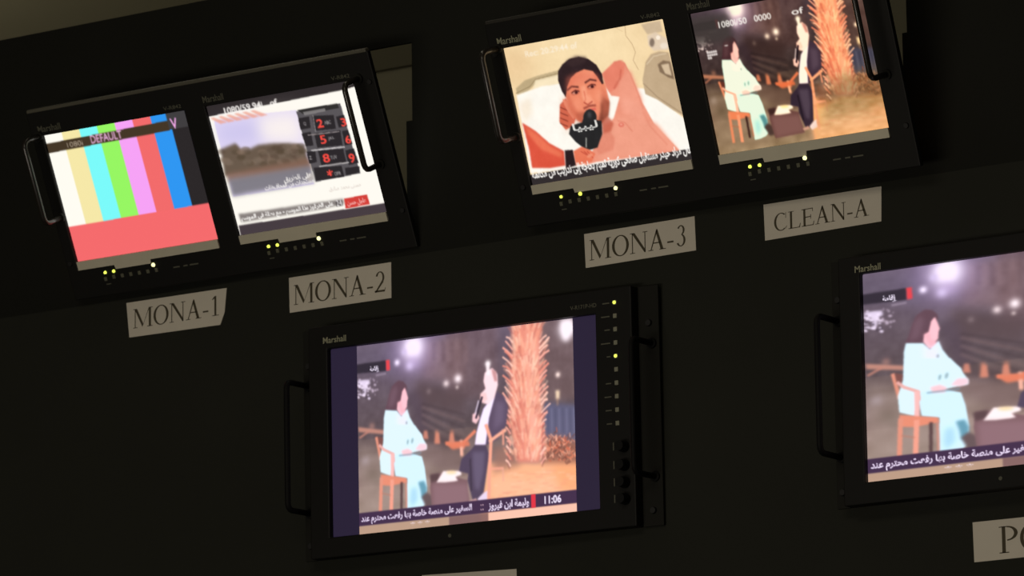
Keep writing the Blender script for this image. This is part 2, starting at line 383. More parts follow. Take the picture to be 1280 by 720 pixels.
# ---- interview with a man lying on a bed
def paint_man():
    c = Canvas(288, 216, (244, 214, 166))
    c.f = view(homography([(631, 60), (827.3, 24), (667.7, 244), (869.3, 210)]), 620, 20, 3.0)
    c.glow(330, 110, 70, (250, 226, 180), .8)
    c.ell(80, 180, 60, 60, (236, 200, 152), .7, 12)
    # headboard
    c.poly([(78, 270), (110, 240), (160, 222), (250, 198), (250, 225), (165, 245), (140, 262), (120, 282), (82, 294)], (192, 170, 130), 1, .8)
    c.line([(78, 288), (130, 262), (150, 236), (240, 212)], 1.2, (150, 128, 92), .8)
    c.poly([(150, 240), (250, 215), (250, 245), (140, 272)], (250, 232, 196), .9, 1)
    # cable and hardware on the wall
    c.line([(478, 30), (482, 75), (505, 105), (518, 135), (510, 165), (530, 200)], 1, (190, 160, 120), .9)
    c.line([(400, 20), (470, 60)], .8, (214, 182, 136), .7)
    c.poly([(536, 34), (606, 20), (616, 60), (560, 70)], (206, 182, 150), 1, 1)
    c.poly([(560, 75), (590, 62), (640, 90), (640, 125), (585, 130), (565, 110)], (228, 206, 180), 1, 1)
    c.ell(578, 100, 9, 16, (110, 92, 80), .8, 1); c.ell(622, 112, 14, 12, (240, 224, 204), 1, 1)
    c.ell(600, 82, 8, 8, (255, 240, 220), 1, .5)
    # sheets and pillow
    c.poly([(80, 295), (170, 262), (250, 250), (300, 300), (420, 260), (560, 270), (700, 380), (735, 510), (400, 560), (130, 590)], (255, 250, 240), 1, 1)
    c.poly([(85, 330), (130, 300), (140, 360), (110, 400)], (246, 226, 200), .6, 4)
    c.poly([(240, 300), (300, 290), (330, 430), (260, 440)], (240, 210, 190), .5, 4)
    # bed rail
    c.poly([(556, 170), (575, 142), (605, 132), (640, 136), (668, 240), (700, 372), (660, 350), (600, 310), (556, 290), (545, 240)], (196, 170, 136), 1, .7)
    c.poly([(600, 180), (620, 165), (645, 170), (662, 235), (640, 228), (608, 208)], (132, 108, 84), 1, .8)
    c.poly([(612, 182), (640, 176), (652, 222), (628, 214)], (214, 190, 158), 1, .8)
    c.line([(560, 180), (585, 150), (630, 140)], 1.5, (224, 202, 170), .9, .5)
    c.line([(548, 250), (600, 300), (690, 360)], 1.5, (160, 134, 104), .8, .6)
    # shirt and raised arm
    c.poly([(395, 215), (440, 172), (462, 166), (480, 174), (520, 260), (545, 320), (590, 400), (690, 505), (380, 545), (330, 560), (380, 470), (440, 380), (462, 300), (430, 296), (410, 262)], (238, 150, 124), 1, .8)
    c.poly([(398, 214), (440, 172), (462, 166), (480, 180), (470, 250), (425, 285), (410, 262)], (232, 128, 104), .9, 1.2)
    c.poly([(455, 240), (500, 200), (548, 320), (470, 340)], (242, 158, 132), .9, 3)
    c.poly([(400, 400), (470, 375), (600, 400), (680, 500), (380, 540)], (242, 160, 134), .9, 3)
    c.line([(440, 270), (462, 232), (465, 200)], 2, (190, 84, 66), .7, 1.2)
    c.line([(545, 350), (575, 410), (640, 480)], 1.6, (222, 128, 104), .7, 1)
    c.line([(455, 390), (480, 395), (510, 430)], 1.4, (210, 110, 88), .6, .8)
    c.ell(468, 405, 11, 9, (222, 110, 92), .8, .7); c.ell(468, 404, 5, 4, (244, 160, 138), .9, .5)
    c.poly([(380, 445), (425, 430), (445, 455), (440, 500), (385, 520), (372, 480)], (224, 128, 104), .6, 1.5)
    # hand behind head left + ear
    c.poly([(240, 330), (262, 305), (300, 380), (290, 410), (262, 425), (238, 395)], (214, 104, 78), 1, .8)
    for k in range(4): c.line([(242, 340 + k * 20), (270, 352 + k * 20)], 1.5, (120, 44, 34), .8, .6)
    c.poly([(250, 308), (270, 318), (300, 372), (290, 384), (272, 360), (256, 330)], (236, 138, 108), 1, .6)
    # face
    c.poly([(262, 300), (252, 270), (262, 230), (300, 200), (350, 190), (385, 215), (410, 260), (424, 320), (420, 370), (400, 398), (372, 405), (330, 405), (300, 385), (276, 345)], (240, 140, 106), 1, .8)
    c.poly([(300, 225), (350, 205), (380, 225), (330, 245), (285, 262)], (248, 158, 124), .8, 3)
    c.poly([(390, 290), (424, 320), (420, 372), (398, 398), (380, 402), (392, 350)], (116, 54, 40), .85, 2)
    c.poly([(300, 360), (335, 355), (330, 400), (305, 390)], (170, 84, 62), .6, 2)
    c.poly([(330, 300), (352, 292), (372, 330), (350, 340), (335, 330)], (252, 164, 130), .8, 2)
    c.ell(304, 330, 18, 22, (246, 150, 118), .7, 3); c.ell(388, 300, 16, 24, (250, 156, 122), .8, 3)
    c.poly([(264, 250), (276, 300), (300, 350), (322, 372), (318, 396), (292, 378), (272, 340), (262, 300)], (196, 88, 64), .55, 3)
    c.poly([(396, 260), (418, 300), (422, 350), (402, 380), (396, 330)], (206, 104, 78), .55, 2.5)
    # neck shadow
    c.poly([(395, 395), (418, 372), (440, 400), (430, 430), (400, 440)], (196, 92, 70), .8, 1.5)
    # hair
    c.poly([(262, 302), (248, 280), (234, 240), (234, 205), (250, 180), (275, 160), (310, 152), (345, 160), (375, 182), (395, 215), (402, 250), (396, 254), (380, 228), (362, 205), (330, 198), (300, 212), (280, 232), (268, 262)], (44, 28, 32), 1, .6)
    c.poly([(262, 170), (300, 150), (340, 154), (330, 175), (280, 190)], (60, 42, 44), .8, 2)
    # brows, eyes, nose, mouth
    c.line([(268, 276), (284, 262), (308, 264)], 2.6, (84, 36, 34), .9, .7)
    c.poly([(262, 230), (300, 212), (380, 215), (395, 250), (372, 236), (335, 240), (285, 262), (262, 285)], (222, 108, 84), .45, 3)
    c.poly([(318, 262), (336, 256), (344, 312), (330, 322), (322, 300)], (255, 172, 138), .7, 1.6)
    c.line([(334, 248), (352, 236), (374, 240)], 2.6, (84, 36, 34), .9, .7)
    c.ell(298, 284, 17, 9, (176, 84, 66), .7, 1.2, -.4); c.ell(298, 284, 12, 5, (214, 150, 130), .8, .5, -.4); c.ell(301, 284, 6, 6, (66, 22, 22), 1, .6); c.line([(284, 286), (298, 276), (312, 280)], 1.6, (90, 34, 30), .9, .5)
    c.ell(357, 262, 17, 9, (176, 84, 66), .7, 1.2, -.4); c.ell(357, 262, 12, 5, (214, 150, 130), .8, .5, -.4); c.ell(360, 262, 6, 6, (66, 22, 22), 1, .6); c.line([(343, 264), (357, 254), (372, 256)], 1.6, (90, 34, 30), .9, .5)
    c.line([(330, 280), (336, 310), (330, 322)], 1.6, (214, 100, 76), .7, .8)
    c.line([(330, 322), (344, 330), (360, 318)], 2, (168, 62, 48), .8, .7)
    c.line([(330, 344), (350, 334), (372, 332)], 3, (140, 54, 44), .8, .9)
    c.line([(344, 352), (372, 345)], 3.2, (220, 92, 84), .9, .8)
    # microphone with its flag
    c.poly([(330, 375), (338, 352), (352, 346), (368, 356), (372, 385), (392, 392), (392, 440), (380, 490), (352, 500), (330, 495), (300, 470), (276, 440), (280, 410), (322, 396)], (34, 34, 36), 1, .7)
    c.ell(352, 376, 25, 28, (36, 36, 38), 1, .7); c.poly([(300, 405), (395, 390), (398, 440), (380, 490), (345, 500), (300, 470), (274, 440), (280, 412)], (34, 34, 36), 1, .8); c.ell(350, 368, 7, 12, (84, 84, 88), .8, 2)
    c.line([(440, 172), (470, 166), (500, 215), (530, 290), (548, 345)], 1.5, (214, 116, 92), .6, 1)
    c.poly([(470, 300), (545, 330), (560, 400), (470, 360)], (250, 174, 150), .5, 4)
    c.line([(338, 455), (338, 490)], 2, (190, 190, 180), .8, .5)
    q = c.P([(282, 402)])[0] / (c.w, c.h)
    c.label(arabic('ليبيا'), 287, 418, 380, 405, .062, (228, 226, 220), 1, .025)
    # arm and hand at left
    c.poly([(100, 398), (150, 430), (200, 475), (255, 505), (260, 560), (200, 570), (135, 570), (125, 500)], (222, 84, 62), 1, 1)
    c.poly([(112, 410), (160, 446), (205, 488), (250, 512), (245, 530), (170, 500), (120, 440)], (240, 122, 88), .8, 2)
    c.poly([(258, 502), (288, 500), (300, 560), (262, 572)], (40, 24, 28), 1, .7)
    c.poly([(290, 505), (320, 488), (352, 500), (372, 515), (360, 545), (300, 560)], (234, 120, 88), 1, .8)
    for k in range(3): c.line([(318 + k * 12, 506), (345 + k * 9, 522 + k * 4)], 1.3, (184, 66, 50), .8, .5)
    c.ell(352, 522, 12, 7, (244, 150, 118), .9, .8, -.5)
    c.noise(7, 12, 31); c.noise(4, 3, 32)
    # captions
    c.label('Rec: 20:29:44 of', 112, 140, 305, 112, .042, (255, 244, 226), .75, .015, .6)
    c.uvpoly([(0, .865), (1, .865), (1, .935), (0, .935)], (46, 40, 42), 1, .6)
    c.text(arabic('قال مراد حيدر مستقبل صفحى كورية تميم بحاجة إلى تدريب من مكالمة'), .01, .835, .995, .925, (255, 252, 246), bold=.035)
    c.uvpoly([(0, .92), (1, .92), (1, 1), (0, 1)], (46, 40, 42))
    c.a = c.blur(c.a, .5)
    return c
# ---- the night interview by the palm trunk
FB2 = homography([(1077, 343.5), (1455.6, 289), (1085.3, 602), (1466.3, 559.6)])
FB1 = homography([(446.7, 430.8), (712.5, 397.5), (448, 670), (718.8, 640.4)])
def paint_night():
    c = Canvas(448, 336, (98, 84, 88)); rnd = random.Random(11)
    c.vgrad(0, .5, (98, 86, 98), (88, 76, 76)); c.vgrad(.5, .75, (98, 84, 80), (140, 120, 108)); c.vgrad(.75, 1.001, (150, 130, 116), (158, 142, 120))
    A = view(FB2, 1076, 320, 5.142, .93); A2 = view(FB2, 1076, 450, 4.5, .93)
    Pq = view(FB1, 600, 390, 5.54); P2 = view(FB1, 600, 510, 4.8); Mm = view(FB1, 530, 430, 3.275); T = view(FB1, 440, 560, 6)
    # night building, upper middle and right
    c.f = A
    c.poly([(620, 60), (1049, 0), (1049, 330), (640, 330)], (122, 98, 96), .75, 8)
    for k in range(9):
        x = 690 + k * 45; c.poly([(x, 60 - k * 4), (x + 18, 56 - k * 4), (x + 24, 190), (x + 6, 195)], (84, 64, 66) if k % 2 else (140, 114, 110), .6, 3)
    c.poly([(0, 130), (420, 80), (420, 300), (0, 320)], (92, 84, 98), .6, 10)
    c.uvpoly([(.42, 0), (.66, 0), (.66, .35), (.42, .35)], (112, 88, 86), .5, 8)
    c.uvpoly([(.84, 0), (1, 0), (1, .42), (.84, .42)], (108, 88, 84), .8, 6)
    c.noise(16, 14, 4); c.noise(6, 5, 5)
    # big lamp glow
    c.glow(545, 120, 34, (170, 150, 190), .75); c.glow(545, 110, 15, (255, 244, 255), .95); c.glow(548, 95, 12, (255, 250, 255), 1)
    c.poly([(480, 74), (600, 58), (590, 150), (500, 160)], (248, 236, 255), .9, 4)
    c.poly([(520, 170), (580, 170), (620, 240), (490, 250)], (190, 168, 206), .5, 5)
    c.glow(392, 218, 4, (250, 240, 255), 1); c.glow(458, 140, 4, (210, 196, 225), .9); c.glow(512, 235, 6, (220, 206, 235), .8)
    c.glow(865, 348, 4.5, (255, 240, 230), 1); c.glow(980, 305, 5.5, (255, 244, 236), 1); c.glow(698, 410, 3.5, (240, 225, 220), .9)
    c.glow(972, 368, 2.5, (240, 225, 210), .8)
    # tree line / steps
    c.poly([(560, 330), (1049, 400), (1049, 560), (620, 520)], (84, 68, 68), .8, 8)
    c.poly([(500, 430), (620, 420), (720, 700), (600, 720)], (74, 60, 72), .5, 8)
    for k in range(6):
        c.line([(640, 500 + k * 26), (1049, 560 + k * 48)], 3.5, (122, 100, 94) if k % 2 else (64, 52, 54), .55, 2)
    # overlay: channel tag and white signs
    c.poly([(0, 252), (288, 208), (290, 284), (0, 316)], (42, 36, 46), .95, 1)
    c.poly([(286, 208), (322, 202), (326, 276), (292, 282)], (222, 64, 70), 1, .8)
    c.poly([(20, 365), (130, 350), (140, 380), (100, 400), (20, 395)], (236, 226, 240), .9, 1.5); c.poly([(60, 390), (110, 385), (100, 450), (75, 470)], (240, 230, 242), .85, 1.5)
    for k in range(34):
        x = rnd.uniform(22, 130); y = rnd.uniform(355, 485); c.ell(x, y, rnd.uniform(6, 15), rnd.uniform(5, 11), (244, 234, 244) if k % 4 else (70, 60, 70), .85, .8)
    for k in range(14):
        x = rnd.uniform(130, 210); y = rnd.uniform(340, 460); c.ell(x, y, rnd.uniform(4, 11), rnd.uniform(4, 9), (220, 205, 215), .7, 1)
    for k in range(6): c.ell(200 + k * 16, 318 - k * 3, 7, 6, (190, 176, 186), .7, 1)
    # ground
    c.f = A2
    c.poly([(25, 20), (240, 30), (240, 55), (30, 50)], (196, 140, 116), .9, 1.5)
    c.poly([(30, 130), (220, 160), (600, 190), (700, 240), (600, 560), (45, 600)], (150, 134, 118), .6, 8)
    c.poly([(560, 80), (918, 140), (918, 260), (700, 240), (600, 190)], (124, 104, 96), .8, 6)
    c.poly([(560, 30), (918, 60), (918, 120), (600, 100)], (72, 58, 60), .7, 6)
    c.poly([(50, 220), (110, 190), (120, 240), (60, 250)], (180, 168, 166), .7, 5)
    c.poly([(110, 280), (210, 290), (210, 380), (100, 330)], (116, 104, 88), .6, 6)
    c.noise(20, 12, 9, sx=2.6, region=(np.arange(c.h)[:, None] > c.h * .55))
    for x, y, h in ((690, 55, 40), (810, 50, 36), (590, 40, 30), (900, 90, 30)):
        c.poly([(x - 22, y + h), (x - 14, y - h * .7), (x + 14, y - h * .7), (x + 24, y + h)], (214, 138, 110), .85, 1.5)
    c.poly([(760, 85), (918, 80), (918, 110), (820, 128)], (216, 128, 92), .9, 2)
    c.line([(890, 70), (900, 160)], 6, (236, 176, 146), .9, 1.5)
    c.ell(140, 10, 22, 20, (190, 140, 120), .6, 3)
    # garden chair of the woman
    ch = (222, 146, 116)
    c.line([(40, 85), (110, 45)], 4, (190, 130, 108), .8, 1)
    c.line([(178, 80), (215, 210)], 5.5, ch, 1, .8)
    c.poly([(190, 70), (235, 80), (230, 150), (200, 130)], (120, 74, 66), .9, 1)
    # woman: hair, face, jacket
    c.f = A
    c.poly([(410, 345), (455, 350), (485, 375), (492, 402), (470, 440), (430, 500), (400, 560), (280, 560), (300, 520), (325, 440), (350, 385), (385, 358)], (94, 68, 76), 1, 1)
    c.poly([(335, 430), (380, 380), (400, 420), (370, 520), (310, 550)], (112, 86, 94), .8, 3)
    c.poly([(446, 420), (470, 392), (486, 425), (502, 465), (494, 490), (492, 530), (470, 552), (500, 600), (430, 590), (396, 552), (402, 505), (430, 490)], (252, 196, 196), 1, .8)
    c.poly([(400, 500), (440, 495), (446, 540), (490, 545), (484, 590), (440, 585)], (246, 178, 180), .8, 2)
    c.poly([(285, 560), (395, 560), (440, 600), (495, 545), (520, 600), (560, 650), (640, 720), (660, 780), (275, 800), (272, 620)], (216, 252, 248), 1, .8)
    c.poly([(395, 560), (440, 600), (495, 548), (500, 720), (440, 760), (400, 650)], (242, 232, 240), .6, 4)
    c.ell(490, 642, 7, 12, (130, 140, 140), .8, 1)
    c.f = A2
    c.poly([(240, -10), (500, -10), (560, 60), (602, 108), (600, 135), (520, 150), (440, 168), (330, 190), (300, 310), (215, 290), (206, 200), (235, 110)], (216, 252, 248), 1, .8)
    c.poly([(320, 180), (480, 165), (560, 180), (585, 250), (605, 360), (600, 470), (560, 500), (500, 520), (440, 530), (436, 400), (440, 320), (340, 310), (325, 240)], (208, 250, 250), 1, .8)
    c.poly([(530, 340), (580, 330), (605, 370), (600, 450), (560, 440), (550, 390)], (86, 146, 160), .9, 2)
    c.poly([(470, 380), (520, 370), (530, 450), (480, 500), (460, 460)], (160, 214, 226), .8, 4)
    c.poly([(560, 430), (600, 400), (650, 420), (660, 490), (600, 500)], (98, 82, 80), 1, 2)
    c.poly([(385, 150), (440, 135), (480, 150), (470, 180), (400, 182)], (252, 200, 196), .9, 1.5)
    c.poly([(540, 100), (595, 100), (602, 130), (560, 145), (500, 140)], (250, 206, 206), .9, 1.5)
    c.line([(370, 182), (550, 160)], 2.5, (120, 150, 160), .8, 1)
    c.ell(440, 95, 7, 17, (120, 150, 150), .8, 1.2, .2); c.ell(478, 86, 9, 19, (130, 160, 160), .8, 1.2, .3)
    c.line([(205, 125), (240, 150), (320, 175), (325, 220)], 5, (232, 176, 160), 1, .8)
    c.line([(312, 180), (314, 320)], 7, (246, 190, 176), 1, .8)
    # chair seat and legs
    c.poly([(215, 305), (430, 318), (440, 345), (400, 352), (300, 372), (220, 370)], (226, 140, 106), 1, 1)
    c.line([(222, 330), (216, 545)], 7, ch, 1, .8); c.line([(312, 340), (306, 540)], 7.5, (238, 160, 130), 1, .8)
    c.line([(392, 350), (392, 510)], 5, (84, 62, 60), 1, 1); c.line([(428, 340), (436, 500)], 3.5, (206, 140, 116), .9, 1)
    c.line([(230, 420), (300, 430)], 2.5, (180, 116, 92), .6, 1)
    # box table with papers
    c.f = T
    c.poly([(590, 195), (660, 190), (860, 240), (860, 300), (880, 440), (600, 480), (580, 300)], (122, 92, 92), 1, 1)
    c.poly([(575, 200), (650, 185), (650, 240), (590, 262)], (82, 62, 62), .9, 2)
    c.poly([(628, 258), (680, 172), (810, 170), (815, 200), (770, 215), (790, 245), (700, 258)], (255, 244, 232), 1, 1.2)
    c.ell(740, 182, 40, 12, (244, 218, 140), .8, 2)
    c.poly([(600, 270), (860, 270), (875, 430), (610, 475)], (142, 110, 112), .8, 4)
    # ground at right, flowers, fence
    c.f = Pq
    c.poly([(420, 625), (640, 640), (645, 900), (420, 900)], (92, 94, 118), .9, 4)
    c.poly([(540, 60), (620, 45), (625, 130), (585, 205), (555, 190), (540, 120)], (255, 246, 240), 1, 4)
    c.glow(580, 120, 12, (255, 250, 246), .9); c.glow(522, 430, 3.5, (250, 230, 210), 1)
    c.poly([(508, 540), (536, 540), (534, 600), (512, 600)], (250, 226, 180), .95, 2); c.line([(522, 600), (522, 640)], 3, (190, 150, 110), .6, 1.5)
    c.f = P2
    for k in range(8): c.line([(395 + k * 22, 0), (398 + k * 22, 150)], 2.4, (122, 124, 146) if k % 2 else (70, 72, 92), .5, 1)
    c.poly([(40, 330), (200, 320), (330, 330), (420, 300), (575, 310), (575, 640), (0, 700), (0, 560)], (246, 182, 130), 1, 4)
    c.poly([(60, 400), (300, 430), (560, 380), (570, 520), (60, 570)], (252, 192, 146), .7, 8)
    c.poly([(420, 340), (575, 330), (575, 520), (470, 500)], (250, 166, 104), .7, 8)
    c.poly([(80, 230), (220, 240), (240, 340), (70, 390)], (150, 110, 92), .8, 6)
    c.poly([(340, 180), (440, 160), (560, 200), (570, 330), (360, 330)], (150, 96, 74), .85, 5)
    for k in range(150):
        x = rnd.gauss(480, 52); y = rnd.gauss(240, 46)
        if x > 575 or y > 345 or x < 345: continue
        a = rnd.uniform(-2.6, -.5); L = rnd.uniform(12, 30)
        c.line([(x, y), (x + L * math.cos(a), y + L * math.sin(a))], 1.6, rnd.choice([(246, 154, 112), (230, 124, 84), (196, 96, 66), (255, 190, 150), (110, 66, 54)]), .85, .5)
    for k in range(70):
        x = rnd.uniform(60, 570); y = rnd.uniform(360, 560); c.line([(x, y), (x + rnd.uniform(15, 60), y - rnd.uniform(-3, 8))], 1.8, rnd.choice([(226, 156, 112), (255, 210, 168), (214, 150, 118)]), .45, 1)
    # palm trunk
    c.f = Pq
    c.poly([(205, 95), (410, 70), (405, 260), (400, 400), (405, 560), (420, 720), (440, 900), (400, 1040), (250, 1040), (205, 800), (190, 600), (205, 400), (225, 250)], (226, 138, 112), 1, 3)
    c.poly([(300, 80), (400, 75), (395, 1000), (330, 1000)], (250, 182, 148), .5, 8)
    c.poly([(320, 200), (365, 200), (380, 980), (340, 980)], (255, 214, 180), .5, 7)
    trunk = [(250, 176, 138), (255, 212, 172), (230, 140, 108), (186, 104, 86), (255, 224, 186), (246, 170, 130), (255, 200, 158)]
    for k in range(560):
        y = rnd.uniform(90, 1030); x = rnd.uniform(195, 425)
        if x < 225 and rnd.random() < .4: continue
        L = rnd.uniform(30, 75); lean = (x - 310) / 115 * .55 + rnd.uniform(-.18, .18)
        c.line([(x, y), (x + L * math.sin(lean), y - L * math.cos(lean))], rnd.uniform(1.6, 4.8), rnd.choice(trunk), .42, .9)
    y = 190
    for k in range(22):                                   # the cut frond stubs that stick out at both sides
        for s, x0 in ((-1, 215), (1, 398)):
            yy = y + rnd.uniform(-14, 14); L = rnd.uniform(38, 66) * (1 if k < 14 else .5)
            xs = x0 + (k > 9) * s * 14
            x1 = xs + s * L; y1 = yy - L * rnd.uniform(.35, .9)
            c.line([(xs, yy + 22), (xs + s * L * .55, yy - L * .25), (x1, y1)], rnd.uniform(2.4, 4.2), rnd.choice([(250, 176, 150), (255, 204, 176), (236, 146, 120)]), .95, .5)
            c.line([(xs + s * 6, yy + 40), (xs + s * L * .6, yy + 2)], 2.4, (120, 66, 62), .5, .9)
        y += 40
    # man: chair, legs, jacket, shirt, face, microphone
    c.f = Mm
    c.line([(90, 405), (150, 410), (205, 355)], 6, (226, 132, 98), 1, 1); c.line([(150, 400), (150, 450)], 4.5, (240, 180, 150), 1, .8)
    c.poly([(80, 400), (180, 395), (185, 415), (110, 425)], (222, 124, 88), .9, 1.5)
    for x in (48, 110): c.poly([(x - 8, 405), (x - 4, 350), (x + 8, 350), (x + 12, 405)], (214, 136, 104), .6, 2)
    c.poly([(295, 190), (325, 215), (340, 260), (330, 330), (300, 385), (260, 410), (245, 412), (210, 400), (222, 320), (240, 260), (270, 230)], (88, 74, 92), 1, 1)
    c.poly([(290, 230), (325, 240), (320, 320), (280, 350)], (112, 98, 118), .7, 4)
    c.poly([(205, 410), (250, 412), (262, 450), (250, 540), (240, 610), (215, 640), (195, 640), (175, 560), (178, 530), (140, 520), (150, 470), (190, 430)], (78, 66, 84), 1, 1)
    c.poly([(195, 440), (245, 440), (240, 520), (222, 600), (205, 590), (198, 520)], (108, 98, 118), .7, 3)
    c.line([(186, 470), (190, 600)], 2.5, (44, 36, 46), .7, 1.2)
    c.poly([(215, 635), (240, 610), (256, 600), (255, 640), (225, 655)], (228, 214, 226), 1, 1); c.poly([(178, 645), (210, 632), (214, 648), (185, 655)], (200, 160, 150), 1, 1)
    c.poly([(268, 225), (285, 215), (262, 300), (248, 410), (205, 410), (212, 360), (225, 310), (240, 262)], (250, 240, 255), 1, 1)
    c.poly([(245, 115), (275, 95), (296, 120), (298, 165), (285, 215), (262, 245), (240, 240), (230, 200), (248, 180), (240, 150)], (255, 226, 220), 1, 1)
    c.poly([(272, 98), (292, 110), (296, 150), (284, 150), (276, 120)], (196, 142, 136), .9, 1.2)
    c.glow(257, 76, 4, (255, 252, 240), 1); c.poly([(250, 75), (264, 75), (266, 125), (252, 125)], (255, 246, 236), .95, 1.5)
    c.poly([(228, 200), (250, 195), (256, 225), (236, 240), (226, 225)], (250, 206, 196), 1, 1)
    c.poly([(196, 285), (214, 275), (224, 300), (210, 325), (194, 315)], (244, 200, 194), 1, 1)
    c.line([(234, 215), (210, 300)], 4, (54, 44, 56), 1, .6); c.line([(220, 230), (206, 285)], 2.5, (225, 215, 225), .9, .6)
    c.line([(250, 330), (270, 390), (262, 560), (262, 650)], 6.5, (246, 168, 134), 1, .9)
    c.line([(265, 396), (328, 350)], 6, (250, 178, 142), 1, .9); c.line([(318, 350), (320, 410)], 4, (236, 160, 130), .9, .9)
    c.line([(270, 510), (318, 508)], 4.5, (240, 166, 132), .9, .9); c.line([(318, 508), (320, 560)], 3, (230, 170, 140), .8, .9)
    c.a = np.clip(c.blur(c.a, .9) * 1.03 + .015, 0, 1)
    return c
def night_tickers(c, cut=False):
    c.uvpoly([(0, .885), (1, .885), (1, .955), (0, .955)], (66, 46, 72), 1, .7)
    c.uvpoly([(0, .955), (.42, .955), (.42, 1.01), (0, 1.01)], (190, 160, 128), .9, 1)
    c.uvpoly([(.42, .955), (.60, .955), (.60, 1.01), (.42, 1.01)], (130, 98, 92), .9, 1)
    c.uvpoly([(.60, .955), (1, .955), (1, 1.01), (.60, 1.01)], (250, 204, 172), .9, 1)
    c.text(arabic('السفير على منصة خاصة بها رفعت محترم عند'), .01, .898, .525, .95, (246, 238, 250), bold=.03)
    c.text(arabic('وليمة ابن فيروز'), .60, .898, .785, .95, (246, 238, 250), bold=.03)
    c.text('::', .565, .908, .578, .94, (220, 190, 190))
    c.uvpoly([(.795, .885), (.815, .885), (.815, .955), (.795, .955)], (226, 52, 66), 1, .5)
    c.text('11:06', .855, .90, .93, .942, (246, 240, 248), bold=.03)
    c.text(arabic('إقامة'), .062, .118, .108, .152, (250, 246, 252), bold=.04)
    c.text('* * *', .24, .962, .33, .98, (250, 240, 240), .8, bold=.03)

def sample(c, w, h, fu, fv, grade):
    """resample a picture for another display"""
    u = fu((np.arange(w) + .5) / w); v = fv((np.arange(h) + .5) / h)
    x = np.clip(u * c.w - .5, 0, c.w - 1.001); y = np.clip(v * c.h - .5, 0, c.h - 1.001)
    xi = x.astype(int); yi = y.astype(int); fx = (x - xi)[None, :, None]; fy = (y - yi)[:, None, None]
    a = c.a
    r = a[yi][:, xi] * (1 - fy) * (1 - fx) + a[yi + 1][:, xi] * fy * (1 - fx) + a[yi][:, xi + 1] * (1 - fy) * fx + a[yi + 1][:, xi + 1] * fy * fx
    o = Canvas(w, h, (0, 0, 0)); o.a = grade(r); return o

def picture(name, c, parent, x0, x1, z0, z1, y):
    """a display: one vertex per picture cell, carrying what the display shows"""
    w, h = c.w, c.h
    X = np.linspace(x0, x1, w); Z = np.linspace(z1, z0, h)
    co = np.empty((h, w, 3)); co[..., 0] = X[None]; co[..., 1] = y; co[..., 2] = Z[:, None]
    i = np.arange((h - 1) * (w - 1)); r = i // (w - 1); q = i % (w - 1); b = r * w + q
    f = np.stack([b, b + w, b + w + 1, b + 1], 1)
    me = bpy.data.meshes.new(name)
    me.vertices.add(h * w); me.vertices.foreach_set('co', co.ravel())
    me.loops.add(f.size); me.loops.foreach_set('vertex_index', f.ravel())
    me.polygons.add(len(f)); me.polygons.foreach_set('loop_start', np.arange(0, f.size, 4))
    me.update(); me.validate()
    s = np.clip(c.a, 0, 1); lin = np.where(s <= .04045, s / 12.92, ((s + .055) / 1.055) ** 2.4)
    at = me.color_attributes.new('picture', 'FLOAT_COLOR', 'POINT')
    at.data.foreach_set('color', np.concatenate([lin.reshape(-1, 3), np.ones((h * w, 1))], 1).ravel().astype(np.float32))
    me.materials.append(M_PIC)
    o = bpy.data.objects.new(name, me); COL.objects.link(o); o.parent = parent
    return o

# ------------------------------------------------------------------ the room
def wallplane(name, mat, x0, x1, y0, y1, z0, z1):
    return tag(one_box(name, mat, None, x0, x1, y0, y1, z0, z1), kind='structure')
wallplane('floor', M_FLOOR, -4, 6, -7, 1.45, -.1, 0)
wallplane('ceiling', M_CEIL, -4, 6, -7, 1.45, 3.4, 3.5)
wallplane('wall_back', M_WALL, -4, 6, 1.3, 1.45, 0, 3.4)
wallplane('wall_left', M_WALL, -4.1, -4, -7, 1.45, 0, 3.4)
wallplane('trim_1', M_WALL2, -4, 6, 1.295, 1.30, 2.978, 3.4)  # darker band across the top of the back wall

def rot_frame(yaw, tilt, roll):
    return (Matrix.Rotation(yaw, 4, 'Z') @ Matrix.Rotation(tilt, 4, 'X') @ Matrix.Rotation(roll, 4, 'Y'))
def holder(name, origin, yaw, tilt, roll):
    e = bpy.data.objects.new(name, None); COL.objects.link(e); e.empty_display_size = .1
    e.matrix_world = Matrix.Translation((origin[0], origin[1], origin[2] + BASE)) @ rot_frame(yaw, tilt, roll)
    return e

# the black cladding the monitors are set into: upper frame with two openings, lower panel
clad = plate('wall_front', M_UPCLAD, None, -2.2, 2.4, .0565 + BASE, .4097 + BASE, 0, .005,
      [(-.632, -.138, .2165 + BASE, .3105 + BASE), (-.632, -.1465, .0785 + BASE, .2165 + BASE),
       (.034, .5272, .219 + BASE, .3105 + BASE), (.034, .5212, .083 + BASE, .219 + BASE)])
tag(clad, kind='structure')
low = plate('wall_front_lower', M_CLAD, None, -2.2, 2.4, 0, .0565 + BASE, 0, .03,
      [(-.22, .13, -.262 + BASE, -.055 + BASE), (.495, .85, -.27 + BASE, -.063 + BASE)])
low.name = 'trim_2'
tag(low, kind='structure')

# ------------------------------------------------------------------ monitor parts
def handle(parent, x, z0, z1, out, y0, mat=None):
    r = .0034; k = .008; pts = [(x, y0, z1)]
    pts.append((x, y0 - out + k, z1))
    for t in (30, 60): pts.append((x, y0 - out + k - k * math.sin(math.radians(t)), z1 - k + k * math.cos(math.radians(t))))
    pts += [(x, y0 - out, z1 - k), (x, y0 - out, z0 + k)]
    for t in (60, 30): pts.append((x, y0 - out + k - k * math.sin(math.radians(t)), z0 + k - k * math.cos(math.radians(t))))
    pts += [(x, y0 - out + k, z0), (x, y0, z0)]
    h = tube('handle', mat or M_ROD, parent, pts, r, 12)
    for z in (z0, z1): disc('handle_foot', mat or M_EAR, h, x, z, y0 + .0005, y0 - .003, .0058)
    return h

